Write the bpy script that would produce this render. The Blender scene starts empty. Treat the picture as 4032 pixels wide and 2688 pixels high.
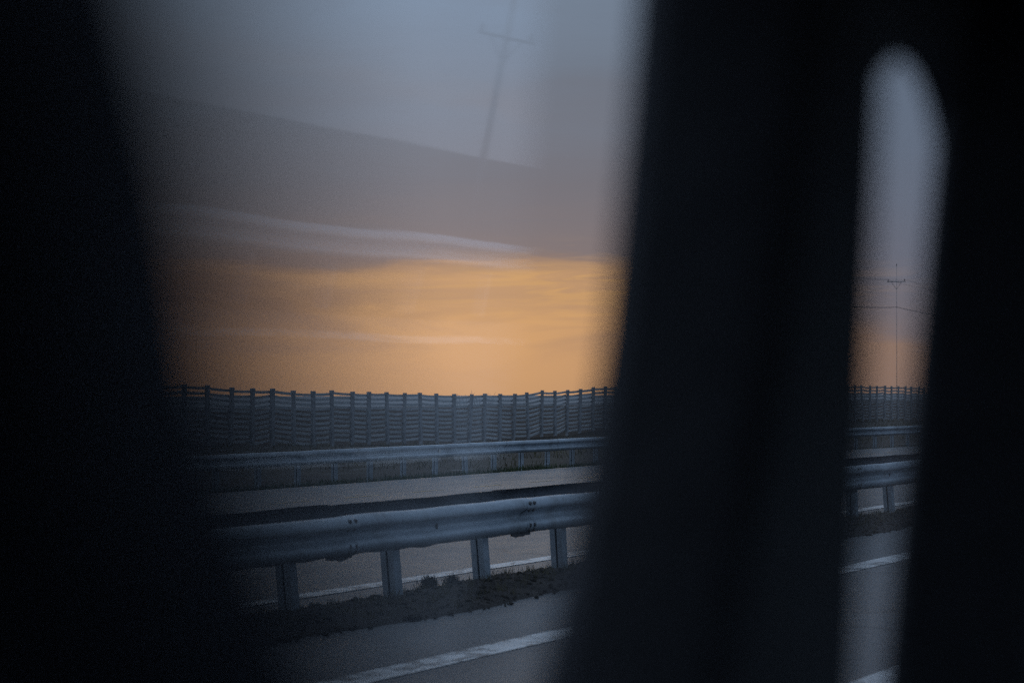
import bpy, bmesh, math, random
from mathutils import Vector, Matrix, noise
R = math.radians
rnd = random.Random(7)
sc = bpy.context.scene
col = sc.collection

# ------------------------------------------------------------------ camera
EYE = 1.85
cam_d = bpy.data.cameras.new('camera')
cam = bpy.data.objects.new('camera', cam_d)
col.objects.link(cam)
cam.location = (0, 0, EYE)
cam.rotation_euler = (R(90.934), 0, R(21.98))
cam_d.sensor_width = 36
cam_d.lens = 99.5
cam_d.clip_start = 0.02
cam_d.clip_end = 30000
cam_d.dof.use_dof = True
cam_d.dof.focus_distance = 50
cam_d.dof.aperture_fstop = 3.7
cam_d.dof.aperture_blades = 0
sc.camera = cam

# ------------------------------------------------------------------ sky and light
SUN_AZ, SUN_EL = 21.0, 1.5          # degrees left of the driving direction, above the horizon
def s2l(c):
    return tuple(((v / 255) / 12.92 if v / 255 <= .04045 else ((v / 255 + .055) / 1.055) ** 2.4) for v in c)

class NT:
    """tiny helper to wire node trees"""
    def __init__(s, tree): s.t = tree; s.n = tree.nodes; s.l = tree.links
    def add(s, typ, **kw):
        n = s.n.new(typ)
        for k, v in kw.items(): setattr(n, k, v)
        return n
    def put(s, sock, v):
        if v is None: return
        if hasattr(v, 'is_linked'): s.l.new(v, sock)
        else: sock.default_value = v
    def math(s, op, a, b=None, c=None, clamp=False):
        n = s.add('ShaderNodeMath', operation=op, use_clamp=clamp)
        for i, v in enumerate((a, b, c)): s.put(n.inputs[i], v)
        return n.outputs[0]
    def mix(s, f, a, b, blend='MIX', clamp=False):
        n = s.add('ShaderNodeMix', data_type='RGBA', blend_type=blend, clamp_result=clamp)
        s.put(n.inputs[0], f); s.put(n.inputs[6], a); s.put(n.inputs[7], b)
        return n.outputs[2]
    def noise(s, vec, scale, detail=4, rough=.55, dist=0):
        n = s.add('ShaderNodeTexNoise')
        s.put(n.inputs['Vector'], vec); n.inputs['Scale'].default_value = scale
        n.inputs['Detail'].default_value = detail; n.inputs['Roughness'].default_value = rough
        n.inputs['Distortion'].default_value = dist
        return n.outputs['Fac']
    def ramp(s, fac, stops, interp='LINEAR'):
        n = s.add('ShaderNodeValToRGB'); n.color_ramp.interpolation = interp
        e = n.color_ramp.elements
        while len(e) < len(stops): e.new(.5)
        for i, (p, c) in enumerate(stops):
            e[i].position = p; e[i].color = (*c, 1) if len(c) == 3 else c
        s.put(n.inputs[0], fac)
        return n.outputs[0]
    def maprange(s, v, a, b, c=0., d=1.):
        n = s.add('ShaderNodeMapRange'); s.put(n.inputs[0], v)
        for i, q in enumerate((a, b, c, d)): n.inputs[i + 1].default_value = q
        return n.outputs[0]
    def scale(s, vec, xyz):
        n = s.add('ShaderNodeVectorMath', operation='MULTIPLY'); s.put(n.inputs[0], vec)
        n.inputs[1].default_value = xyz
        return n.outputs[0]

world = bpy.data.worlds.new('World'); sc.world = world
world.use_nodes = True
w = NT(world.node_tree); w.n.clear()
tc = w.add('ShaderNodeTexCoord').outputs['Generated']
sep = w.add('ShaderNodeSeparateXYZ'); w.put(sep.inputs[0], tc)
el = w.math('MULTIPLY', w.math('ARCSINE', sep.outputs[2]), 57.296)
az = w.math('MULTIPLY', w.math('ARCTAN2', w.math('MULTIPLY', sep.outputs[0], -1.), sep.outputs[1]), 57.296)
n1 = w.noise(w.scale(tc, (9, 9, 60)), 1.0, 5, .55, .6)           # broad banks
n2 = w.noise(w.scale(tc, (26, 26, 260)), 1.0, 5, .6, .8)          # thin wisps
elp = w.math('ADD', el, w.math('ADD', w.math('MULTIPLY', w.math('SUBTRACT', n1, .5), .95),
                               w.math('MULTIPLY', w.math('SUBTRACT', n2, .5), .55)))
elp = w.math('ADD', elp, w.maprange(az, 19.8, 13., 0., 1.85))      # the bank hangs lower away from the sunset
t = w.math('POWER', w.math('DIVIDE', w.math('MAXIMUM', elp, 0.), 90.), .5)
P = lambda d: (d / 90) ** .5
bank = w.ramp(t, [(0, s2l((146, 118, 100))), (P(1.2), s2l((146, 120, 104))), (P(2.3), s2l((146, 124, 112))),
                  (P(2.75), s2l((118, 118, 126))), (P(4.2), s2l((106, 116, 131))), (P(6.2), s2l((106, 124, 144))),
                  (P(9), s2l((116, 137, 160))), (P(25), s2l((178, 200, 230))), (1, s2l((200, 221, 248)))])
gauss = lambda v, c, sg: w.math('POWER', 2.71828, w.math('MULTIPLY', w.math('POWER', w.math('ABSOLUTE', w.math('DIVIDE', w.math('SUBTRACT', v, c), sg)), 2.), -1.))
low = w.math('SUBTRACT', 1., w.maprange(elp, 2.2, 2.6))
glow = w.math('MULTIPLY', w.math('MULTIPLY', gauss(az, 22.5, 5.6), low), gauss(el, 1.1, 3.0))
sky1 = w.mix(w.math('MULTIPLY', glow, .9), bank, (*s2l((215, 169, 121)), 1))
# lit undersides of thin cloud just below the bank's edge, pale wisps above
wisp = w.math('MULTIPLY', w.maprange(n2, .47, .60), w.math('MULTIPLY', gauss(el, 2.0, .55), gauss(az, 19.5, 4.5)))
sky2 = w.mix(w.math('MULTIPLY', wisp, .65), sky1, (*s2l((232, 180, 112)), 1))
shade = w.math('MULTIPLY', w.maprange(n1, .46, .62), w.math('MULTIPLY', gauss(el, 1.3, .8), .4))
sky2 = w.mix(shade, sky2, (*s2l((128, 116, 116)), 1))
cool = w.math('MULTIPLY', w.math('SUBTRACT', 1., gauss(az, 22., 17.)), w.math('SUBTRACT', 1., w.maprange(elp, 2.0, 3.2)))
sky2 = w.mix(cool, sky2, (*s2l((116, 124, 138)), 1))          # no sunset colour away from the sun
bankl = w.math('MULTIPLY', w.math('MULTIPLY', gauss(az, 29., 4.2), gauss(el, 1.95, .75)), w.maprange(n1, .35, .55, .3, .75))
sky2 = w.mix(bankl, sky2, (*s2l((104, 96, 100)), 1))          # grey-mauve cloud left of the glow
veil = w.math('MULTIPLY', w.maprange(w.noise(w.scale(tc, (6, 6, 22)), 1.6, 3, .5, 1.2), .45, .68), .3)
veil = w.math('MULTIPLY', veil, w.maprange(el, 2.8, 4.5))
sky2 = w.mix(veil, sky2, (*s2l((104, 112, 126)), 1))
sky2 = w.mix(w.math('MULTIPLY', w.maprange(az, 20., 13.), w.maprange(elp, 2.2, 4., 0., .65)), sky2, (*s2l((98, 122, 150)), 1))
nish = w.add('ShaderNodeTexSky', sky_type='NISHITA', sun_disc=False)
nish.sun_elevation = R(SUN_EL); nish.sun_rotation = R(-SUN_AZ)
nish_c = w.mix(1., nish.outputs[0], (.10, .10, .10, 1), 'MULTIPLY')
# dusk: the sky opposite the sunset is dimmer
facing = w.math('ADD', w.math('MULTIPLY', sep.outputs[0], -math.sin(R(SUN_AZ))), w.math('MULTIPLY', sep.outputs[1], math.cos(R(SUN_AZ))))
dim = w.maprange(facing, -1., .6, .68, 1.)
final = w.mix(1., w.mix(.03, sky2, nish_c), dim, 'MULTIPLY')
bg = w.add('ShaderNodeBackground'); w.put(bg.inputs[0], final); bg.inputs[1].default_value = 1.38
w.put(w.add('ShaderNodeOutputWorld').inputs[0], bg.outputs[0])

sun_d = bpy.data.lights.new('sun', 'SUN'); sun = bpy.data.objects.new('sun', sun_d); col.objects.link(sun)
sun_d.energy = .12; sun_d.angle = R(12); sun_d.color = (1., .72, .45)
sd = Vector((-math.sin(R(SUN_AZ)) * math.cos(R(SUN_EL + 2)), math.cos(R(SUN_AZ)) * math.cos(R(SUN_EL + 2)), math.sin(R(SUN_EL + 2))))
sun.rotation_euler = sd.to_track_quat('Z', 'Y').to_euler()

vs = sc.view_settings
vs.view_transform = 'Standard'; vs.look = 'None'; vs.exposure = 0.; vs.gamma = 1.; vs.use_curve_mapping = False
sc.cycles.use_denoising = False          # the picture keeps a fine grain
sc.cycles.filter_width = 1.2
sc.cycles.use_adaptive_sampling = False
sc.cycles.max_bounces = 5; sc.cycles.diffuse_bounces = 3; sc.cycles.glossy_bounces = 3; sc.cycles.transparent_max_bounces = 12
sc.cycles.sample_clamp_indirect = 3.

# ------------------------------------------------------------------ materials
def new_mat(name):
    m = bpy.data.materials.new(name); m.use_nodes = True
    b = NT(m.node_tree); b.n.clear()
    out = b.add('ShaderNodeOutputMaterial'); pr = b.add('ShaderNodeBsdfPrincipled')
    b.put(out.inputs[0], pr.outputs[0])
    return m, b, pr, out

def obj_co(b): return b.add('ShaderNodeTexCoord').outputs['Object']
def geo_pos(b): return b.add('ShaderNodeNewGeometry').outputs['Position']
def bump(b, pr, h, strength, dist=.01):
    n = b.add('ShaderNodeBump'); n.inputs['Strength'].default_value = strength; n.inputs['Distance'].default_value = dist
    b.put(n.inputs['Height'], h); b.put(pr.inputs['Normal'], n.outputs[0])

def mat_asphalt():
    m, b, pr, _ = new_mat('asphalt')
    p = geo_pos(b)
    big = b.noise(b.scale(p, (1.2, .08, 1)), 1.0, 5, .6)
    fine = b.noise(p, 55, 3, .7)
    blot = b.noise(b.scale(p, (1, .4, 1)), .7, 6, .65, .6)
    c = b.ramp(big, [(.3, (.085, .09, .10)), (.7, (.125, .13, .14))])
    c = b.mix(b.maprange(blot, .52, .72), c, (.05, .051, .055, 1))
    c = b.mix(b.maprange(fine, .3, .75, 0, .2), c, (.15, .15, .15, 1))
    # thin tar-sealed cracks
    vo = b.add('ShaderNodeTexVoronoi', feature='DISTANCE_TO_EDGE'); vo.inputs['Scale'].default_value = .16
    n = b.add('ShaderNodeVectorMath', operation='ADD'); b.put(n.inputs[0], p)
    nz = b.add('ShaderNodeTexNoise'); nz.inputs['Scale'].default_value = .9; b.put(nz.inputs['Vector'], p)
    b.put(n.inputs[1], b.scale(nz.outputs['Color'], (1.8, 1.8, 0))); b.put(vo.inputs['Vector'], n.outputs[0])
    c = b.mix(b.maprange(vo.outputs['Distance'], .012, .004, 0, .6), c, (.028, .028, .03, 1))
    b.put(pr.inputs['Base Color'], c)
    b.put(pr.inputs['Roughness'], b.maprange(blot, .3, .7, .62, .5))
    pr.inputs['Specular IOR Level'].default_value = .5
    bump(b, pr, fine, .1, .004)
    return m
def mat_paint(name, rgb, wear=.5):
    m, b, pr, _ = new_mat(name)
    p = geo_pos(b)
    n = b.noise(b.scale(p, (1, .55, 1)), 3.2, 6, .68, 1.2); f = b.noise(p, 40, 3, .7)
    v = b.math('ADD', b.math('MULTIPLY', n, .8), b.math('MULTIPLY', f, .2))
    c = b.mix(b.maprange(v, .50 + .06 * (1 - wear), .57, 0., .85), (*rgb, 1), (.10, .10, .105, 1))
    c = b.mix(b.maprange(b.noise(p, 1.1, 4, .6), .4, .75, 0, .35), c, (.22, .22, .22, 1))
    b.put(pr.inputs['Base Color'], c); pr.inputs['Roughness'].default_value = .55
    bump(b, pr, f, .35, .004)
    return m
def mat_steel():
    m, b, pr, _ = new_mat('galvanised_steel')
    p = geo_pos(b)
    n = b.noise(b.scale(p, (4, .7, 6)), 1.6, 5, .6); f = b.noise(p, 18, 4, .6)
    c = b.ramp(n, [(.3, (.30, .35, .40)), (.7, (.46, .52, .58))])
    c = b.mix(b.maprange(f, .55, .8, 0, .4), c, (.20, .21, .22, 1))
    # road dirt thrown up in streaks
    d = b.noise(b.scale(p, (3, 2.2, 1.1)), 1.0, 5, .65)
    c = b.mix(b.maprange(d, .5, .75, 0, .55), c, (.13, .125, .12, 1))
    b.put(pr.inputs['Base Color'], c)
    pr.inputs['Metallic'].default_value = .3
    b.put(pr.inputs['Roughness'], b.maprange(f, .3, .7, .45, .6))
    bump(b, pr, f, .15, .004)
    return m
def mat_simple(name, rgb, rough=.6, metal=0., var=.35, scale=6., spec=.5, bmp=.2):
    m, b, pr, _ = new_mat(name)
    p = obj_co(b)
    n = b.noise(p, scale, 5, .6)
    lo = tuple(v * (1 - var) for v in rgb); hi = tuple(min(1, v * (1 + var)) for v in rgb)
    b.put(pr.inputs['Base Color'], b.ramp(n, [(.3, lo), (.7, hi)]))
    pr.inputs['Roughness'].default_value = rough; pr.inputs['Metallic'].default_value = metal
    pr.inputs['Specular IOR Level'].default_value = spec
    if bmp: bump(b, pr, b.noise(p, scale * 6, 3, .6), bmp, .004)
    return m
def mat_wood():
    m, b, pr, _ = new_mat('weathered_timber')
    p = geo_pos(b)
    n = b.noise(b.scale(p, (3, .9, 11)), 1.0, 5, .6)
    oi = b.add('ShaderNodeObjectInfo').outputs['Random']
    c = b.ramp(n, [(.3, (.44, .45, .46)), (.7, (.66, .67, .68))])
    c = b.mix(b.math('MULTIPLY', oi, .4), c, (.27, .25, .235, 1))
    b.put(pr.inputs['Base Color'], c); pr.inputs['Roughness'].default_value = .85
    bump(b, pr, n, .3, .01)
    return m
def mat_ground():
    m, b, pr, _ = new_mat('winter_ground')
    p = geo_pos(b)
    sp = b.add('ShaderNodeSeparateXYZ'); b.put(sp.inputs[0], p)
    n = b.noise(b.scale(p, (.35, .12, .35)), 1.0, 6, .65, .5); f = b.noise(p, 3.5, 5, .7)
    soil = b.ramp(n, [(.3, (.035, .030, .026)), (.55, (.06, .052, .042)), (.75, (.085, .078, .06))])
    soil = b.mix(b.maprange(f, .4, .75, 0, .6), soil, (.035, .036, .026, 1))
    fr = b.noise(b.scale(p, (.9, .22, 1)), 1.0, 5, .7)
    soil = b.mix(b.maprange(fr, .6, .72, 0, .75), soil, (.30, .30, .30, 1))       # dried pale stalks, litter
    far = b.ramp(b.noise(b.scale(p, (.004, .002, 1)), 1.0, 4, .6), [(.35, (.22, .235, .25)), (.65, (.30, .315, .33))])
    soil = b.mix(b.maprange(sp.outputs[0], -52., -57.), soil, b.ramp(n, [(.35, (.012, .010, .009)), (.7, (.035, .026, .018))]))   # bare ploughed earth behind the fence
    c = b.mix(b.maprange(sp.outputs[0], -170., -240.), soil, far)                 # far fields paled, distance haze put into their colour
    b.put(pr.inputs['Base Color'], c); pr.inputs['Roughness'].default_value = .95
    pr.inputs['Specular IOR Level'].default_value = .2
    bump(b, pr, f, .6, .05)
    return m
def mat_soil():
    m, b, pr, _ = new_mat('median_soil')
    p = geo_pos(b)
    n = b.noise(p, 2.5, 6, .7); f = b.noise(p, 26, 4, .7)
    c = b.ramp(n, [(.3, (.03, .027, .026)), (.6, (.06, .053, .049)), (.8, (.1, .09, .08))])
    c = b.mix(b.maprange(f, .55, .75, 0, .6), c, (.13, .125, .115, 1))
    b.put(pr.inputs['Base Color'], c); pr.inputs['Roughness'].default_value = .95
    pr.inputs['Specular IOR Level'].default_value = .2
    bump(b, pr, f, .8, .03)
    return m
def mat_glass():
    m = bpy.data.materials.new('window_glass'); m.use_nodes = True
    b = NT(m.node_tree); b.n.clear()
    out = b.add('ShaderNodeOutputMaterial')
    tr = b.add('ShaderNodeBsdfTransparent'); tr.inputs[0].default_value = (.86, .88, .89, 1)
    gl = b.add('ShaderNodeBsdfGlossy'); gl.inputs['Roughness'].default_value = .018; gl.inputs[0].default_value = (.95, .97, 1, 1)
    p = geo_pos(b)
    bp = b.add('ShaderNodeBump'); bp.inputs['Strength'].default_value = .03; bp.inputs['Distance'].default_value = .01
    b.put(bp.inputs['Height'], b.noise(p, 5, 2, .5)); b.put(gl.inputs['Normal'], bp.outputs[0])
    fr = b.add('ShaderNodeFresnel'); fr.inputs[0].default_value = 1.5
    mx = b.add('ShaderNodeMixShader')
    b.put(mx.inputs[0], b.math('MULTIPLY', fr.outputs[0], 1.75, clamp=True)); b.put(mx.inputs[1], tr.outputs[0]); b.put(mx.inputs[2], gl.outputs[0])
    b.put(out.inputs[0], mx.outputs[0])
    return m

M = dict(asphalt=mat_asphalt(), white=mat_paint('white_road_paint', (.74, .75, .76), 1.0), yellow=mat_paint('faded_yellow_paint', (.55, .36, .10), .75),
         steel=mat_steel(), wood=mat_wood(), ground=mat_ground(), soil=mat_soil(), glass=mat_glass(),
         dark_beam=mat_simple('dark_steel', (.11, .12, .14), .7, .2, .3, 5.), post_wood=mat_simple('post_timber', (.35, .35, .36), .85, 0, .35, 3.), bolt=mat_simple('bolt_steel', (.10, .10, .105), .6, .6, .4, 30.),
         dry=mat_simple('dry_grass', (.12, .105, .06), .9, 0, .4, 3., .2, 0), grass=mat_simple('short_grass', (.055, .075, .032), .9, 0, .4, 2., .2, 0),
         clod=mat_simple('clods', (.05, .045, .04), .95, 0, .5, 8., .2), reflector=mat_simple('reflector_plastic', (.55, .53, .48), .35, 0, .1, 20.),
         pole=mat_simple('pole_timber', (.34, .335, .33), .85, 0, .3, 2.), wire=mat_simple('wire_metal', (.06, .06, .065), .5, .5, .2, 5., .5, 0),
         trim=mat_simple('cabin_plastic', (.046, .047, .053), .65, 0, .2, 30., .25), fabric=mat_simple('seat_fabric', (.26, .27, .31), .95, 0, .3, 60., .1),
         lining=mat_simple('roof_fabric', (.38, .38, .39), .95, 0, .15, 40., .1), body=mat_simple('van_paint', (.05, .055, .065), .3, .2, .1, 4., .5, 0),
         rubber=mat_simple('rubber', (.012, .012, .012), .85, 0, .2, 20., .2))

# ------------------------------------------------------------------ mesh helpers
def link(name, me, mat=None, parent=None, loc=None):
    o = bpy.data.objects.new(name, me); col.objects.link(o)
    if mat is not None and me is not None and not me.materials: me.materials.append(mat)
    if parent is not None: o.parent = parent
    if loc is not None: o.location = loc
    return o
def from_bm(name, bm, smooth=False):
    bmesh.ops.recalc_face_normals(bm, faces=bm.faces)
    me = bpy.data.meshes.new(name); bm.to_mesh(me); bm.free()
    if smooth:
        for p in me.polygons: p.use_smooth = True
    return me
def pydata(name, v, f, smooth=False):
    me = bpy.data.meshes.new(name); me.from_pydata(v, [], f); me.update()
    if smooth:
        for p in me.polygons: p.use_smooth = True
    return me
def empty(name, loc=(0, 0, 0)):
    o = bpy.data.objects.new(name, None); col.objects.link(o); o.location = loc; o.empty_display_size = .2
    return o
def tag(o, label=None, cat=None, group=None, kind=None):
    for k, v in (('label', label), ('category', cat), ('group', group), ('kind', kind)):
        if v: o[k] = v
    return o
def box_bm(bm, x0, x1, y0, y1, z0, z1, bev=0.):
    r = bmesh.ops.create_cube(bm, size=1., matrix=Matrix.Translation(((x0 + x1) / 2, (y0 + y1) / 2, (z0 + z1) / 2)) @ Matrix.Diagonal((x1 - x0, y1 - y0, z1 - z0, 1)))
    if bev:
        es = list({e for v in r['verts'] for e in v.link_edges})
        bmesh.ops.bevel(bm, geom=es, offset=bev, segments=2, affect='EDGES', profile=.6)
def box(name, x0, x1, y0, y1, z0, z1, bev=0., smooth=False):
    bm = bmesh.new(); box_bm(bm, x0, x1, y0, y1, z0, z1, bev); return from_bm(name, bm, smooth)
def tube_bm(bm, a, b_, r0, r1, seg=8):
    a, b_ = Vector(a), Vector(b_); d = b_ - a
    mt = Matrix.Translation((a + b_) / 2) @ d.to_track_quat('Z', 'Y').to_matrix().to_4x4()
    bmesh.ops.create_cone(bm, cap_ends=True, segments=seg, radius1=r0, radius2=r1, depth=d.length, matrix=mt)
def smooth01(a, b, v):
    t = max(0., min(1., (v - a) / (b - a))); return t * t * (3 - 2 * t)
def lerp_tab(tab, v):
    if v <= tab[0][0]: return tab[0][1]
    for (a, p), (b_, q) in zip(tab, tab[1:]):
        if v <= b_: return p + (q - p) * (v - a) / (b_ - a)
    return tab[-1][1]
def fbm(x, y, s, amp): return noise.fractal(Vector((x * s, y * s, 3.1)), 1., 2., 4) * amp

# ------------------------------------------------------------------ the lie of the land
FENCE_TOP = [(80, 2.0), (100.8, 1.96), (104.3, 1.89), (108.6, 1.79), (112.7, 1.68), (116.2, 1.67), (120.2, 1.63), (128.1, 1.53), (134.2, 1.49),
             (138, 1.46), (142.1, 1.66), (146.2, 1.66), (150.3, 1.85), (152.9, 1.9), (186, 2.0), (209, 1.85), (260, 1.8)]
FENCE_H = 2.42
def fence_x(y): return -55.8 + 5. * smooth01(155, 188, y)
def fence_base(y): return lerp_tab(FENCE_TOP, y) - FENCE_H
def far_edge_x(y): return -27.6 + 2.3 * smooth01(78, 108, y)        # outer edge of the opposite carriageway
def far_rail_x(y): return -28.7 + 2.5 * smooth01(78, 108, y)
def far_road_z(x): return -.01 - .32 * smooth01(0, 1, (-10.4 - x) / 17.3)

def ground_z(x, y):
    if x < -27.2:
        fb = fence_base(y) if 70 < y < 270 else -.6
        k = smooth01(-30, -54, x)
        z = -.40 * (1 - k) + (fb - .04) * k
        z += fbm(x, y, .45, .05) * (1 if x > -60 else 0)
        if x < -60:
            q = (-60 - x)
            z = fb - .04 + (-.75 - fb) * smooth01(0, 12, q) - .0045 * q + fbm(x, y, .02, min(.5, q * .004)) - .0008 * max(0., y - 300)
        return z
    if x < -10.2: return far_road_z(x) - .14
    if x < 10.6: return -.14
    return -.10 - .02 * (x - 10.6) - 3.5 * smooth01(22, 45, x) + fbm(x, y, .3, .05)

xs = [-6000, -4000, -2600, -1700, -1100, -700, -450, -300, -220, -160, -120, -95, -80, -72, -66, -62] + [-60 + .8 * i for i in range(42)] + \
     [-27, -24, -18, -10.8, -10.2, -9, 0, 9, 10.5, 11, 12, 14, 17, 20, 23, 26, 30, 36, 42, 60, 100, 200, 500, 1500, 5000]
ys = [-3000, -800, -200, -60, 0, 20] + [40 + 2.0 * i for i in range(100)] + [245, 260, 290, 340, 420, 560, 800, 1200, 2000, 3500, 6000]
verts = [(x, y, ground_z(x, y)) for y in ys for x in xs]
nx = len(xs)
faces = [(j * nx + i, j * nx + i + 1, (j + 1) * nx + i + 1, (j + 1) * nx + i) for j in range(len(ys) - 1) for i in range(nx - 1)]
tag(link('ground', pydata('ground', verts, faces, True), M['ground']), kind='structure')

YR = [-80, -20, 0, 10] + [14 + 2 * i for i in range(120)] + [270, 320, 420, 700, 1500]
def strip(name, fx0, fx1, fz, mat, ys_, nxs=2, drop=0.):
    """a sheet along the road; drop adds kerb-like side skirts so it has an edge"""
    v, f = [], []
    n = nxs + (2 if drop else 0)
    for y in ys_:
        a, b_ = fx0(y), fx1(y)
        row = [(a + (b_ - a) * i / (nxs - 1)) for i in range(nxs)]
        pts = [(x, y, fz(x, y)) for x in row]
        if drop: pts = [(pts[0][0], y, pts[0][2] - drop)] + pts + [(pts[-1][0], y, pts[-1][2] - drop)]
        v += pts
    for j in range(len(ys_) - 1):
        for i in range(n - 1): f.append((j * n + i, j * n + i + 1, (j + 1) * n + i + 1, (j + 1) * n + i))
    return pydata(name, v, f)
wob = lambda y, s, a: noise.noise(Vector((y * s, 7.7, 0))) * a
YF = [-20 + .5 * i for i in range(400)] + [200, 240, 320, 700, 1500]
tag(link('road', strip('road', lambda y: -9.7, lambda y: 10.4, lambda x, y: 0., M['asphalt'], YR, 2, .25), M['asphalt']), kind='structure')
tag(link('road', strip('road', far_edge_x, lambda y: -10.25, lambda x, y: far_road_z(x), M['asphalt'], YR, 14, .2), M['asphalt']), kind='structure')

# painted lines
def line(name, x, wid, mat, fz, ranges, label, wobble=.012):
    v, f = [], []
    for (a, b_) in ranges:
        n = max(2, int((b_ - a) / .5)) if b_ < 200 else 60
        base = len(v)
        for k in range(n + 1):
            y = a + (b_ - a) * k / n
            for s in (-.5, .5):
                xx = x(y) + s * wid + wob(y + s * 31, 2.3, wobble)
                v.append((xx, y, fz(xx) + .005))
        for k in range(n): f.append((base + 2 * k, base + 2 * k + 1, base + 2 * k + 3, base + 2 * k + 2))
    o = link(name, pydata(name, v, f), mat)
    return tag(o, label=label, kind='structure')
flat = lambda x: 0.
line('edge_line', lambda y: -7.64, .32, M['white'], flat, [(-20, 120), (120, 900)], 'wide worn white edge line nearest the soil median')
line('lane_line', lambda y: -4.55, .28, M['white'], flat, [(3 + 12 * k, 3 + 12 * k + 8) for k in range(-1, 30)], 'broken white lane line low in the small window')
line('lane_line', lambda y: 5.6, .28, M['white'], flat, [(-20, 120), (120, 900)], 'white lane line on the near carriageway, right of the van')
line('edge_line', lambda y: 9.3, .34, M['white'], flat, [(-20, 120), (120, 900)], 'white edge line along the far right of the near carriageway')
line('edge_line', lambda y: -11.22, .27, M['white'], far_road_z, [(-20, 120), (120, 900)], 'white edge line just beyond the guardrail posts')
line('yellow_line', lambda y: -20.2 + 1.2 * smooth01(78, 108, y), .2, M['yellow'], far_road_z, [(20, 190), (190, 600)], 'faded yellow line on the opposite carriageway')
line('yellow_line', lambda y: -23.5, .09, M['yellow'], far_road_z, [(40 + 3.2 * k, 40 + 3.2 * k + 1.6) for k in range(18)], 'thin broken yellow dashes on the opposite carriageway')

# ------------------------------------------------------------------ soil median under the near guardrail
def med_edge(y): return -9.17 + wob(y, .55, .16) + wob(y, 2.1, .07)
def med_z(u, y):           # u 0 near edge .. 1 far edge
    h = .085 + .05 * noise.noise(Vector((y * .5, 1.3, 0)))
    x = -9 - 1.5 * u
    return .008 + h * math.sin(math.pi * min(1, max(0, u))) ** .7 + (fbm(x, y, 2.2, .022) + fbm(x, y, 9, .018)) * min(1, 5 * u * (1 - u) + .05)
v, f = [], []
nu = 18
ym = [6 + .09 * i for i in range(560)] + [57 + 1.0 * i for i in range(60)] + [130, 160, 220, 400, 900]
for y in ym:
    e0 = med_edge(y); e1 = -10.42 + wob(y + 90, .7, .1)
    for i in range(nu):
        u = i / (nu - 1); x = e0 + (e1 - e0) * u
        v.append((x, y, max(.006, med_z(u, y)) if 0 < i < nu - 1 else -.03))
for j in range(len(ym) - 1):
    for i in range(nu - 1): f.append((j * nu + i, j * nu + i + 1, (j + 1) * nu + i + 1, (j + 1) * nu + i))
tag(link('median_soil', pydata('median_soil', v, f, True), M['soil']), kind='structure')

def blades(spots, hmin, hmax, wid, lean):
    v, f = [], []
    for (x, y, z) in spots:
        h = rnd.uniform(hmin, hmax); a = rnd.uniform(0, 6.28); l = rnd.uniform(0, lean) * h; b_ = rnd.uniform(0, 6.28)
        dx, dy = math.cos(a) * wid / 2, math.sin(a) * wid / 2
        lx, ly = math.cos(b_) * l, math.sin(b_) * l
        k = len(v)
        v += [(x - dx, y - dy, z - .01), (x + dx, y + dy, z - .01), (x + lx * .5 + dx * .6, y + ly * .5 + dy * .6, z + h * .6),
              (x + lx * .5 - dx * .6, y + ly * .5 - dy * .6, z + h * .6), (x + lx * 1.3, y + ly * 1.3, z + h)]
        f += [(k, k + 1, k + 2, k + 3), (k + 3, k + 2, k + 4)]
    return v, f
def rocks(spots):
    v, f = [], []
    for (x, y, z, r) in spots:
        bm = bmesh.new(); bmesh.ops.create_icosphere(bm, subdivisions=1, radius=1.)
        sx, sy, sz = r * rnd.uniform(.7, 1.4), r * rnd.uniform(.7, 1.4), r * rnd.uniform(.45, .9)
        k = len(v); a = rnd.uniform(0, 6.3)
        for q in bm.verts:
            j = rnd.uniform(.75, 1.2); px, py = q.co.x * sx * j, q.co.y * sy * j
            v.append((x + px * math.cos(a) - py * math.sin(a), y + px * math.sin(a) + py * math.cos(a), z + q.co.z * sz * j + sz * .35))
        f += [tuple(k + q.index for q in fc.verts) for fc in bm.faces]
        bm.free()
    return v, f
def med_pt(lo=.03, hi=.97):
    y = rnd.uniform(12, 44); u = rnd.uniform(lo, hi)
    e0 = med_edge(y); x = e0 + (-10.42 + wob(y + 90, .7, .1) - e0) * u
    return x, y, med_z(u, y)
spots = []
for _ in range(3200):
    x, y, z = med_pt(-.04, 1.03); spots.append((x, y, max(z, .006), rnd.choice((.006, .008, .012, .012, .02, .028))))
tag(link('gravel', pydata('gravel', *rocks(spots)), M['clod']), 'loose gravel and clods strewn over the soil median', 'gravel', kind='stuff')
spots = []
for _ in range(900):
    x, y, z = med_pt(.1, .98)
    for k in range(rnd.randint(4, 12)): spots.append((x + rnd.gauss(0, .03), y + rnd.gauss(0, .04), z))
tag(link('dry_grass', pydata('dry_grass', *blades(spots, .02, .09, .006, .9)), M['dry']), 'sparse dry grass on the soil median', 'grass', kind='stuff')
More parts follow.
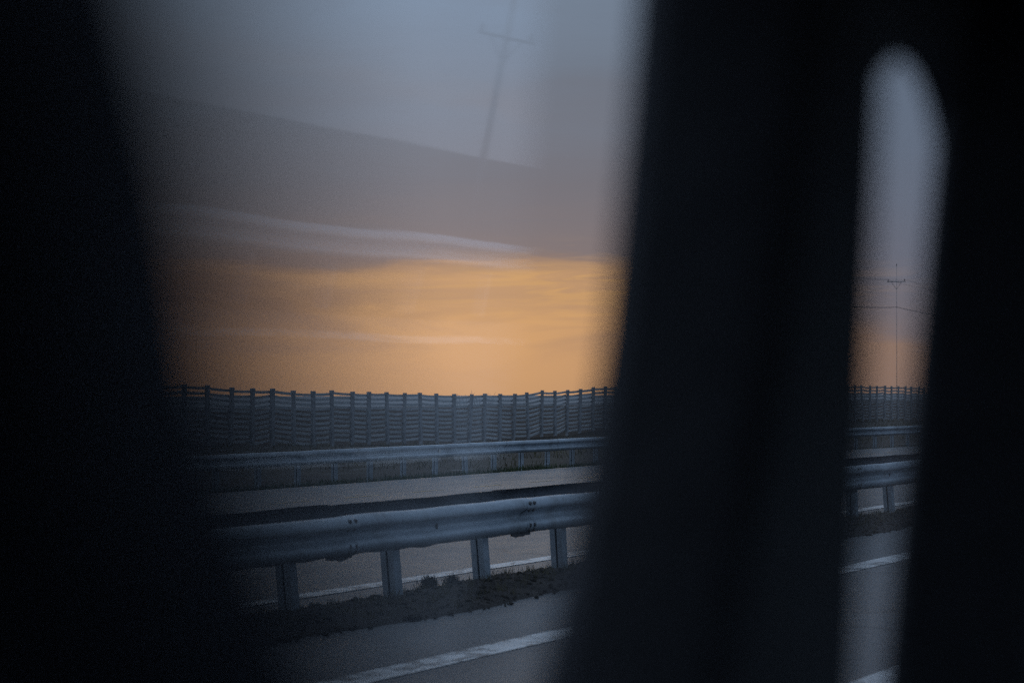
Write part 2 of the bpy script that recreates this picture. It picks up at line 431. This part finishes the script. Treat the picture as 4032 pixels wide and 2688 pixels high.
# the darker earth clods that stand up from the median, one by one
def clod(x, y, r, label):
    z = 0.0
    u = (med_edge(y) - x) / (med_edge(y) + 10.42)
    z = max(.006, med_z(min(.97, max(.02, u)), y))
    bm = bmesh.new(); bmesh.ops.create_icosphere(bm, subdivisions=4, radius=1.)
    s = rnd.uniform(0, 50)
    for q in bm.verts:
        d = q.co.normalized(); k = .78 + .5 * noise.fractal(d * 2.6 + Vector((s, 0, 0)), 1, 2, 4)
        q.co = Vector((d.x * r[0] * k, d.y * r[1] * k, d.z * r[2] * k))
    o = tag(link('earth_clod', from_bm('earth_clod', bm, True), M['clod'], None, (x, y, z + r[2] * .4)), label, 'clod', 'clods on the median')
    if r[2] > .04:
        sp_ = [(rnd.gauss(0, r[0] * .6), rnd.gauss(0, r[1] * .6), rnd.uniform(-.3, .4) * r[2]) for _ in range(160)]
        link('weed_tuft', pydata('weed_tuft', *blades(sp_, r[2] * .5, r[2] * 1.4, .008, .9)), M['clod'], o)
clod(-10.25, 23.4, (.06, .09, .075), 'large dark earth clod on the median between two guardrail posts')
clod(-10.22, 23.85, (.045, .06, .05), 'smaller dark earth clod on the median close left of a guardrail post')
clod(-9.15, 20.6, (.05, .14, .03), 'flat dark clod lying at the edge of the asphalt below the median')

# ------------------------------------------------------------------ guardrails
BEAM = [(.165, -.004), (.160, .022), (.150, .048), (.132, .070), (.108, .083), (.084, .088), (.064, .080), (.040, .040), (.018, .014), (0, .008)]
BEAM = BEAM + [(-z, n) for z, n in reversed(BEAM[:-1])]
def beam_mesh(name, length, dents, seed, rag):
    r = random.Random(seed)
    front = [(n, z) for z, n in BEAM]; back = [(n - .005, z) for n, z in reversed(front)]
    loop = front + back; m = len(loop)
    N = 44
    v, f = [], []
    for k in range(N + 1):
        y = length * k / N
        dz = noise.noise(Vector((y * .9, seed * 3.3, 0))) * dents; dn = noise.noise(Vector((y * 1.3, seed * 5.1, 2))) * dents
        for (n, z) in loop:
            zz = z
            if z < -.14: zz += noise.noise(Vector((y * 3.1, seed, 5))) * rag
            v.append((n + dn, y, zz + dz))
    for k in range(N):
        for i in range(m):
            f.append((k * m + i, k * m + (i + 1) % m, (k + 1) * m + (i + 1) % m, (k + 1) * m + i))
    f.append(tuple(range(m - 1, -1, -1))); f.append(tuple(N * m + i for i in range(m)))
    me = pydata(name, v, f, True)
    return me
def post_mesh(name, depth, width, h, below=.25):
    """C-section post, open slot towards the oncoming traffic"""
    t_ = .012; lip = width * .38
    pts = [(-depth / 2, width / 2), (-depth / 2, -width / 2), (-depth * .08, -width / 2), (-depth * .08, -width / 2 + t_ * 1.4), (-depth / 2 + t_, -width / 2 + t_ * 1.4),
           (-depth / 2 + t_, width / 2 - t_), (depth / 2 - t_, width / 2 - t_), (depth / 2 - t_, -width / 2 + t_ * 1.4), (depth * .08, -width / 2 + t_ * 1.4), (depth * .08, -width / 2), (depth / 2, -width / 2), (depth / 2, width / 2)]
    n = len(pts)
    bm = bmesh.new()
    a = [bm.verts.new((x, y, -below)) for x, y in pts]; b_ = [bm.verts.new((x, y, h)) for x, y in pts]
    for i in range(n): bm.faces.new((a[i], a[(i + 1) % n], b_[(i + 1) % n], b_[i]))
    bm.faces.new(b_); bm.faces.new(list(reversed(a)))
    return from_bm(name, bm)
def bolt_mesh():
    bm = bmesh.new()
    bmesh.ops.create_cone(bm, cap_ends=True, segments=10, radius1=.021, radius2=.016, depth=.02, matrix=Matrix.Rotation(R(90), 4, 'Y'))
    return from_bm('bolt', bm)
bolt_me = bolt_mesh()
def copy_to(src, name, parent, loc, rot=None):
    o = bpy.data.objects.new(name, src); col.objects.link(o); o.parent = parent; o.location = loc
    if rot: o.rotation_euler = rot
    return o

RAIL_TOP = .80
near_rail = tag(empty('guardrail', (-10.05, 20.25, 0)), 'near double sided steel guardrail standing on the soil median', 'guardrail', 'guardrails')
panel_me = [beam_mesh('rail_panel', 4.22, .010, s, .014) for s in range(3)]
for m_ in panel_me: m_.materials.append(M['steel'])
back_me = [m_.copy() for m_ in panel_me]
for m_ in back_me: m_.materials[0] = M['dark_beam']  # back beams take a darker steel colour than the front ones
post_me = post_mesh('post', .125, .125, RAIL_TOP - .03); post_me.materials.append(M['steel'])
bolt_me.materials.append(M['bolt'])
zc = RAIL_TOP - .165
for k in range(-3, 22):
    y0 = .66 + 3.98 * k
    p = copy_to(panel_me[k % 3], 'rail_panel', near_rail, (.075 + (.006 if k % 2 else 0), y0, zc), (0, R(rnd.uniform(-2, 1)), 0))
    if -1 <= k <= 6:
        for (dy, dz, n) in ((.06, .120, .087), (.17, .120, .087), (.06, -.085, .088), (.17, -.085, .088), (.06, .058, .075), (.17, .058, .075), (.05, -.13, .084), (.17, -.13, .084)):
            copy_to(bolt_me, 'bolt', p, (n, dy, dz))
        sl = copy_to(bolt_me, 'post_bolt', p, (.012, 2.0, -.01)); sl.scale = (1, .7, 2.4)
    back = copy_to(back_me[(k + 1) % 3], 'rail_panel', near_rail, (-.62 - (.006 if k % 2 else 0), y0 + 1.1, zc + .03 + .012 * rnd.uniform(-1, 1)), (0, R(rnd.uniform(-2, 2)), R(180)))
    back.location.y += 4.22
spacer_me = box('spacer', -.60, .055, -.05, .05, -.07, .07, .008); spacer_me.materials.append(M['steel'])
for k in range(-6, 44):
    dy = 1.99 * k - (.87 if k > 6 else 0)
    ln = rnd.gauss(0, .8)
    copy_to(post_me, 'post', near_rail, (-.02, dy + .0, 0), (R(5.0 + ln), R(-2.2 + rnd.gauss(0, .8)), R(rnd.gauss(0, 3))))
    copy_to(spacer_me, 'spacer', near_rail, (0, dy - .06, zc + .01))
# torn splice brackets under the beam: ragged lower edges
def ragged(seed):
    r = random.Random(seed); n = 9
    top = [(i * .06, .03) for i in range(n)]; bot = [(i * .06, -.012 - r.uniform(0, .03) * math.sin(math.pi * (i + .3) / n)) for i in range(n)]
    bm = bmesh.new()
    rows = []
    for xo in (.0, .012):
        rows.append(([bm.verts.new((xo, y, z)) for y, z in top], [bm.verts.new((xo, y, z)) for y, z in bot]))
    for i in range(n - 1):
        for t_, b_ in rows: bm.faces.new((t_[i], t_[i + 1], b_[i + 1], b_[i]))
        bm.faces.new((rows[0][1][i], rows[0][1][i + 1], rows[1][1][i + 1], rows[1][1][i]))
        bm.faces.new((rows[0][0][i], rows[0][0][i + 1], rows[1][0][i + 1], rows[1][0][i]))
    for i in (0, n - 1): bm.faces.new((rows[0][0][i], rows[0][1][i], rows[1][1][i], rows[1][0][i]))
    me = from_bm('splice_bracket', bm); me.materials.append(M['bolt']); return me
for k in range(-1, 7):
    copy_to(ragged(k + 10), 'splice_bracket', near_rail, (.085, .42 + 3.98 * k, zc - .165))

FAR_Z = -.34
far_rail = tag(empty('guardrail', (-28.7, 58.06, FAR_Z)), 'far steel guardrail on the grass verge in front of the wooden fence', 'guardrail', 'guardrails')
fp_me = [beam_mesh('rail_panel', 4.05, .006, 11 + s, .004) for s in range(2)]
for m_ in fp_me: m_.materials.append(M['steel'])
fpost_me = post_mesh('post', .12, .11, .70); fpost_me.materials.append(M['steel'])
refl_me = box('reflector', 0, .03, -.04, .04, -.05, .05, .008); refl_me.materials.append(M['reflector'])
for k in range(-7, 27):
    y0 = 3.93 * k + .5; yw = y0 + 58.06
    xa, xb = far_rail_x(yw), far_rail_x(yw + 3.93)
    p = copy_to(fp_me[k % 2], 'rail_panel', far_rail, (xa + 28.7 + .07 + (.006 if k % 2 else 0), y0, .75 - .165), (0, R(rnd.uniform(-1, 1)), -math.atan2(xb - xa, 3.93)))
    if k % 4 == 1: copy_to(refl_me, 'reflector', p, (.03, 3.4, -.01))
for k in range(-14, 56):
    y0 = 1.965 * k; xw = far_rail_x(y0 + 58.06)
    copy_to(fpost_me, 'post', far_rail, (xw + 28.7 - .02, y0, 0), (R(rnd.gauss(1.5, 1)), R(rnd.gauss(0, 1)), R(rnd.gauss(0, 4))))

zinc = mat_simple('bright_zinc', (.72, .74, .76), .45, .2, .1, 3.)
sr_me = [m_.copy() for m_ in fp_me]
for m_ in sr_me: m_.materials[0] = zinc
side_rail = tag(empty('guardrail', (11.3, 20, -.12)), 'steel guardrail along the right verge, seen only as a pale streak in the window glass', 'guardrail', 'guardrails')
for k in range(-2, 30):
    copy_to(sr_me[k % 2], 'rail_panel', side_rail, (-.07 - (.006 if k % 2 else 0), 3.93 * k + 4.05, .90 - .165), (0, 0, R(180)))
for k in range(-4, 60):
    copy_to(fpost_me, 'post', side_rail, (.02, 1.965 * k, 0), (0, 0, R(180)))

# grass on the far verge and around the fence foot
spots = []
for _ in range(9000):
    y = rnd.uniform(44, 125); x = far_edge_x(y) - .02 - abs(rnd.gauss(0, .55))
    spots.append((x, y, ground_z(x, y) + (.06 if x > far_edge_x(y) - .25 else 0)))
tag(link('verge_grass', pydata('verge_grass', *blades(spots, .05, .17, .022, .9)), M['grass']), 'short green grass along the edge of the opposite carriageway', 'grass', kind='stuff')
spots = []
for _ in range(14000):
    y = rnd.uniform(70, 200); x = rnd.uniform(-54, -29.5)
    if noise.noise(Vector((x * .25, y * .12, 0))) < -.05: continue
    spots.append((x, y, ground_z(x, y)))
tag(link('dry_weeds', pydata('dry_weeds', *blades(spots, .06, .28, .03, 1.1)), M['dry']), 'dry weeds on the rough ground before the wooden fence', 'grass', kind='stuff')

# ------------------------------------------------------------------ wooden snow fence
fence = tag(empty('snow_fence', (-55.8, 104.3, fence_base(104.3))), 'long weathered wooden slat fence with crooked bays behind the far guardrail', 'fence')
F0 = Vector(fence.location)
yp = [104.3 + 2.0 * k for k in range(-6, 53)]
yp = [y + rnd.uniform(-.12, .12) for y in yp]
pm = []
for s in range(4):
    bm = bmesh.new(); box_bm(bm, -.05, .05, -.13, .13, -.5, FENCE_H + .03, .015)
    box_bm(bm, -.056, .056, -.15, .15, FENCE_H - .07, FENCE_H + .04, .01)
    me = from_bm('post', bm); me.materials.append(M['post_wood']); pm.append(me)
tops = []
for i, y in enumerate(yp):
    zt = lerp_tab(FENCE_TOP, y) + rnd.uniform(-.025, .025)
    tops.append(zt)
    p = copy_to(pm[i % 4], 'post', fence, Vector((fence_x(y) + .075, y, zt - FENCE_H)) - F0, (R(rnd.gauss(0, .8)), R(rnd.gauss(0, 1.2)), R(rnd.gauss(0, 3))))
ROWS, PITCH = 11, .213
def slat_verts(a, b_, hh, th):
    """a slim sawn board between two points, slightly sagging"""
    v = []
    for q in range(3):
        c = a.lerp(b_, q / 2) - Vector((0, 0, .012 if q == 1 else 0))
        v += [c + Vector((dx, 0, dz)) for dx, dz in ((-th / 2, -hh / 2), (th / 2, -hh / 2), (th / 2, hh / 2), (-th / 2, hh / 2))]
    f = []
    for q in range(2):
        for e in range(4): f.append((q * 4 + e, q * 4 + (e + 1) % 4, q * 4 + 4 + (e + 1) % 4, q * 4 + 4 + e))
    f += [(3, 2, 1, 0), (8, 9, 10, 11)]
    return v, f
unit = []
for s in range(6):
    vv, ff = slat_verts(Vector((0, -1.0, 0)), Vector((0, 1.0, 0)), .102 + .004 * s, .03)
    me = pydata('slat', [tuple(q) for q in vv], ff); me.materials.append(M['wood']); unit.append(me)
jv, jf = [], []
bays = list(range(len(yp) - 1))
single = set(bays[3:30])
for i in bays:
    ya, yb = yp[i] + .02, yp[i + 1] - .02
    lift = [rnd.uniform(-.07, .07) for _ in range(2)]
    if rnd.random() < .3: lift = [rnd.uniform(-.14, .14) for _ in range(2)]
    for r in range(ROWS):
        jit = rnd.uniform(-.02, .02)
        amp = .25 if r == 0 else .5 + .5 * r / ROWS
        za = tops[i] - .10 - PITCH * r + lift[0] * amp + jit
        zb = tops[i + 1] - .10 - PITCH * r + lift[1] * amp + rnd.uniform(-.02, .02)
        a = Vector((fence_x(ya), ya, za)); b_ = Vector((fence_x(yb), yb, zb))
        if i in single:
            d = b_ - a
            o = copy_to(rnd.choice(unit), 'slat', fence, (a + b_) / 2 - F0)
            o.rotation_euler = (math.atan2(d.z, d.y), 0, -math.atan2(d.x, d.y)); o.scale = (1, d.length / 2, 1)
        else:
            vv, ff = slat_verts(a - F0, b_ - F0, .108, .03); k = len(jv)
            jv += [tuple(q) for q in vv]; jf += [tuple(k + e for e in fc) for fc in ff]
o = link('slat_run', pydata('slat_run', jv, jf), M['wood'], fence); o['kind'] = 'stuff'

# leafless shrubs whose tips just clear the fence
for (y, h, lab) in ((135.9, 2.50, 'leafless shrub tips above the fence, left of two'), (138.6, 2.55, 'leafless shrub tips above the fence, right of two')):
    x = -57.6; z0 = ground_z(x, y)
    root = tag(empty('shrub', (x, y, z0)), lab, 'shrub', 'shrubs behind the fence')
    for q in range(9):
        a = q * .7; bm = bmesh.new()
        p0 = Vector((.05 * math.cos(a), .05 * math.sin(a), -.1)); p1 = Vector((.35 * math.cos(a), .5 * math.sin(a), h * .62)); p2 = p1 + Vector((.2 * math.cos(a), .3 * math.sin(a), h * rnd.uniform(.28, .38)))
        tube_bm(bm, p0, p1, .022, .014, 5); tube_bm(bm, p1, p2, .014, .006, 5)
        for w_ in range(7):
            c0 = p1.lerp(p2, rnd.uniform(-.3, 1)); tube_bm(bm, c0, c0 + Vector((rnd.gauss(0, .12), rnd.gauss(0, .16), rnd.uniform(.05, .22))), .010, .005, 4)
        link('branch', from_bm('branch', bm), M['pole'], root)

# ------------------------------------------------------------------ utility poles beyond the fence
def util_pole(x, y, h, label, arm=1.0, thick=.6):
    z0 = ground_z(x, y)
    root = tag(empty('utility_pole', (x, y, z0)), label, 'utility pole', 'utility poles beyond the fence')
    bm = bmesh.new(); tube_bm(bm, (0, 0, -.5), (0, 0, h), .05 * thick, .03 * thick); link('shaft', from_bm('shaft', bm, True), M['pole'], root)
    bm = bmesh.new(); box_bm(bm, -arm, arm, -.05, .05, -.045, .045, .01); link('crossarm', from_bm('crossarm', bm), M['pole'], root, (0, -.1, h - 1.7))
    for dx, dz in ((-arm + .1, h - 1.64), (arm - .1, h - 1.64), (0, h)):
        bm = bmesh.new(); tube_bm(bm, (0, 0, 0), (0, 0, .22), .05, .035); link('insulator', from_bm('insulator', bm, True), M['wire'], root, (dx, -.1 if dx else 0, dz))
    bm = bmesh.new(); tube_bm(bm, (-.55, -.1, h - 1.75), (0, -.02, h - 2.5), .02, .02); tube_bm(bm, (.55, -.1, h - 1.75), (0, -.02, h - 2.5), .02, .02)
    link('brace', from_bm('brace', bm), M['wire'], root)
    return Vector((x, y, z0)), h
util_pole(-74.5, 293.6, 15.6, 'slim wooden utility pole with crossarm, seen in the small window')

util_pole(-74.5, 238, 15.6, 'utility pole hidden behind the pillar between the two windows')
top_z = ground_z(-74.5, 293.6)
for k, (dx, hz, rr) in enumerate(((-.9, 14.1, .012), (.9, 14.1, .012), (.06, 11.2, .03))):
    bm = bmesh.new(); pts = []
    for (ya, yb) in ((238, 293.6), (293.6, 349)):
        for q in range(12):
            t_ = q / 12; pts.append(Vector((-74.5 + dx, ya + (yb - ya) * t_, top_z + hz - .5 * 4 * t_ * (1 - t_))))
    for a, b_ in zip(pts, pts[1:]): tube_bm(bm, a, b_, rr, rr, 5)
    tag(link('power_cable', from_bm('power_cable', bm), M['wire']), ('thin upper cable on the far end of the crossarm', 'thin upper cable on the near end of the crossarm', 'thick lower cable sloping across the small window')[k], 'cable', 'cables between the utility poles')
util_pole(34.2, 82.8, 9.2, 'utility pole right of the road, visible only mirrored in the door window', 1.0, 3.)

# ------------------------------------------------------------------ the van round the camera
van = tag(empty('van', (0, .8, 0)), 'dark van cabin around the viewer, black pillars framing its side windows', 'van')
V0 = Vector((0, .8, 0))
TUM = math.tan(R(6.6))
K = .68                            # the van's wall measures: y along it, z above eye level, n inwards
def Wp(y, z, n):
    zz = max(z, 1.3)
    return Vector((K * (-.78 + n + (zz - EYE) * TUM), K * y, EYE + K * (z - EYE))) - V0
def Wr(y, z, n):
    q = Wp(y, z, n); return Vector((-q.x + .37, q.y, q.z))
def prism(name, pts, z0, z1, mat, steps=6, W=Wp, bev=.0, parent=van, smooth=False, rake=None):
    """pts: (y, n) outline extruded up the wall"""
    bm = bmesh.new(); rings = []
    for k in range(steps + 1):
        z = z0 + (z1 - z0) * k / steps
        rings.append([bm.verts.new(W(y + (rake(y, n, z) if rake else 0), z, n)) for y, n in pts])
    m = len(pts)
    for a, b_ in zip(rings, rings[1:]):
        for i in range(m): bm.faces.new((a[i], a[(i + 1) % m], b_[(i + 1) % m], b_[i]))
    bm.faces.new(rings[-1]); bm.faces.new(list(reversed(rings[0])))
    return link(name, from_bm(name, bm, smooth), mat, parent)
def rounded(pts, r=.02, seg=4):
    out = []; n = len(pts)
    for i in range(n):
        p, a, b_ = Vector(pts[i]), Vector(pts[i - 1]), Vector(pts[(i + 1) % n])
        u, v_ = (a - p).normalized(), (b_ - p).normalized(); q = min(r, (a - p).length * .45, (b_ - p).length * .45)
        for k in range(seg + 1):
            t_ = k / seg; out.append(tuple((p + u * q).lerp(p, t_).lerp(p.lerp(p + v_ * q, t_), t_)))
    return out
def side(W, sfx):
    prism('door_panel', [(-1.6, -.03), (3.0, -.03), (3.0, .06), (-1.6, .06)], -.2, 1.36, M['trim'], 4, W)
    prism('roof_rail', [(-1.6, -.03), (2.98, -.03), (2.98, .10), (-1.6, .10)], 2.24, 2.50, M['trim'], 2, W)
    prism('rear_pillar', [(-1.6, -.028), (.12, -.028), (.12, .05), (-1.6, .05)], 1.355, 2.245, M['trim'], 2, W)
side(Wp, ''); side(Wr, '')
# the divider pillar and the slanted windscreen pillar
def rake_div(y, n, z):            # front edge slopes forward towards the bottom
    k = smooth01(2.14, 2.30, y)
    return -.25 * (z - 1.86) * k - (.008 + .24 * max(0., 1.86 - z)) * (1 - k)
def rake_scr(y, n, z): return -.05 * (z - 1.9)
prism('divider_pillar', rounded([(2.13, -.005), (2.22, -.03), (2.36, .145), (2.335, .165), (2.17, .13)], .025), 1.352, 2.25, M['trim'], 10, smooth=True, rake=rake_div)
SP = rounded([(2.80, .08), (2.95, .06), (3.10, .26), (2.90, .22)], .03)
prism('windscreen_pillar', SP, 1.352, 2.25, M['trim'], 10, smooth=True, rake=rake_scr)
prism('windscreen_pillar', SP, 1.352, 2.25, M['trim'], 10, Wr, smooth=True, rake=rake_scr)
# header over the quarter window, its lower edge arched
bm = bmesh.new(); N = 24; ar = []
for k in range(N + 1):
    y = 2.24 + (2.93 - 2.24) * k / N
    u = (y - 2.675) / .165
    zb = 2.172 - .08 * min(1.6, abs(u)) ** 2.5
    n = .03 + .06 * (y - 2.24) / .69
    ar.append([bm.verts.new(Wp(y, z, nn)) for z, nn in ((zb, n - .01), (zb, n + .025), (2.26, n + .025), (2.26, n - .01))])
for a, b_ in zip(ar, ar[1:]):
    for i in range(4): bm.faces.new((a[i], a[(i + 1) % 4], b_[(i + 1) % 4], b_[i]))
bm.faces.new(ar[0]); bm.faces.new(list(reversed(ar[-1])))
link('quarter_window_header', from_bm('quarter_window_header', bm), M['trim'], van)
# panes: thin single sheets of glass
def pane(name, corners, W=Wp):
    return link(name, pydata(name, [tuple(W(*c)) for c in corners], [(0, 1, 2, 3)]), M['glass'], van)
pane('door_window', [(.10, 1.34, .014), (2.16, 1.34, .014), (2.16, 2.26, .014), (.10, 2.26, .014)])
pane('quarter_window', [(2.20, 1.34, .06), (2.93, 1.34, .06), (2.93, 2.22, .06), (2.20, 2.22, .06)])
pane('passenger_window', [(.10, 1.34, .012), (2.93, 1.34, .05), (2.93, 2.26, .05), (.10, 2.26, .012)], Wr)
def vb(name, mat, x0, x1, y0, y1, z0, z1, bev=0.):
    return link(name, box(name, x0 - V0.x, x1 - V0.x, y0 - V0.y, y1 - V0.y, z0, z1, bev), mat, van)
vb('roof', M['lining'], -.52, .89, -1.1, 2.06, 2.23, 2.30, .01)
vb('floor', M['trim'], -.60, .97, -1.1, 2.5, .42, .49, .01)
vb('bulkhead', M['trim'], -.60, .97, -1.16, -1.085, .43, 2.28, .01)
vb('dashboard', M['trim'], -.53, .90, 2.02, 2.6, .5, 1.47, .05)
vb('nose', M['body'], -.56, .93, 2.58, 3.25, .40, 1.36, .12)
vb('header_rail', M['trim'], -.47, .84, 2.0, 2.09, 2.11, 2.235, .02)
link('windscreen', pydata('windscreen', [(-.51, 2.55 - .8, 1.46), (.88, 2.55 - .8, 1.46), (.82, 2.05 - .8, 2.13), (-.45, 2.05 - .8, 2.13)], [(0, 1, 2, 3)]), M['glass'], van)
# steering wheel in front of the driver's seat
bm = bmesh.new()
ring = []
mt = Matrix.Translation((-.27, 1.25 - .8, 1.36)) @ Matrix.Rotation(R(28), 4, 'X')
for i in range(40):
    a = 2 * math.pi * i / 40
    ring.append([bm.verts.new(mt @ Vector(((.19 + .014 * math.cos(b_)) * math.cos(a), (.19 + .014 * math.cos(b_)) * math.sin(a), .014 * math.sin(b_)))) for b_ in [2 * math.pi * j / 8 for j in range(8)]])
for i in range(40):
    for j in range(8): bm.faces.new((ring[i][j], ring[(i + 1) % 40][j], ring[(i + 1) % 40][(j + 1) % 8], ring[i][(j + 1) % 8]))
for a in (0, 120, 240): tube_bm(bm, mt @ Vector((0, 0, -.03)), mt @ Vector((.19 * math.cos(R(a - 90)), .19 * math.sin(R(a - 90)), 0)), .016, .014)
tube_bm(bm, mt @ Vector((0, 0, -.02)), (-.27, 2.05 - .8, 1.1), .03, .035)
link('steering_wheel', from_bm('steering_wheel', bm, True), M['rubber'], van)
# high-backed driver's seat with its headrest, seen soft and black on the left
def loft(name, secs, mat, parent):
    """secs: (z, xc, yc, half width, half depth), rounded box sections"""
    bm = bmesh.new(); rings = []
    for (z, xc, yc, hw, hd) in secs:
        rg = []
        for i in range(28):
            a = 2 * math.pi * i / 28; c, s = math.cos(a), math.sin(a); e = .5
            rg.append(bm.verts.new((xc + hw * math.copysign(abs(c) ** e, c), yc - .8 + hd * math.copysign(abs(s) ** e, s), z)))
        rings.append(rg)
    for a, b_ in zip(rings, rings[1:]):
        for i in range(28): bm.faces.new((a[i], a[(i + 1) % 28], b_[(i + 1) % 28], b_[i]))
    bm.faces.new(rings[-1]); bm.faces.new(list(reversed(rings[0])))
    return link(name, from_bm(name, bm, True), mat, parent)
seat = loft('driver_seat', [(.95, -.29, .55, .21, .25), (1.02, -.29, .53, .215, .27), (1.10, -.29, .52, .21, .26), (1.12, -.29, .52, .17, .24)], M['fabric'], van)
loft('backrest', [(1.05, -.29, .35, .21, .07), (1.3, -.29, .34, .215, .07), (1.5, -.29, .29, .215, .065), (1.62, -.29, .23, .21, .06), (1.68, -.29, .19, .20, .055), (1.71, -.29, .175, .18, .04)], M['fabric'], seat)
HR = [(1.70, .185, .075), (1.74, .178, .070), (1.78, .172, .067), (1.816, .171, .0685), (1.833, .193, .089), (1.8493, .217, .110), (1.868, .203, .1055), (1.882, .185, .0995), (1.90, .171, .098), (1.93, .164, .106), (1.96, .161, .118), (1.985, .161, .135), (2.0, .161, .15)]
loft('headrest', [(z, -.28, yc, .28 - e, .026 if z < 1.98 else .018) for z, yc, e in HR], M['fabric'], seat)
vb('seat_base', M['trim'], -.45, -.13, .37, .73, .5, .94, .03)
# wheels
for (x, y) in ((-.50, 2.75), (.87, 2.75), (-.50, -.75), (.87, -.75)):
    bm = bmesh.new(); bmesh.ops.create_cone(bm, cap_ends=True, segments=32, radius1=.34, radius2=.34, depth=.22, matrix=Matrix.Rotation(R(90), 4, 'Y'))
    bmesh.ops.bevel(bm, geom=[e for e in bm.edges if len(e.link_faces) == 2 and e.calc_face_angle() > 1], offset=.03, segments=2, affect='EDGES')
    t_ = link('tyre', from_bm('tyre', bm), M['rubber'], van, (x, y - .8, .345))
    bm = bmesh.new(); bmesh.ops.create_cone(bm, cap_ends=True, segments=24, radius1=.2, radius2=.2, depth=.23, matrix=Matrix.Rotation(R(90), 4, 'Y'))
    link('rim', from_bm('rim', bm), M['steel'], t_)
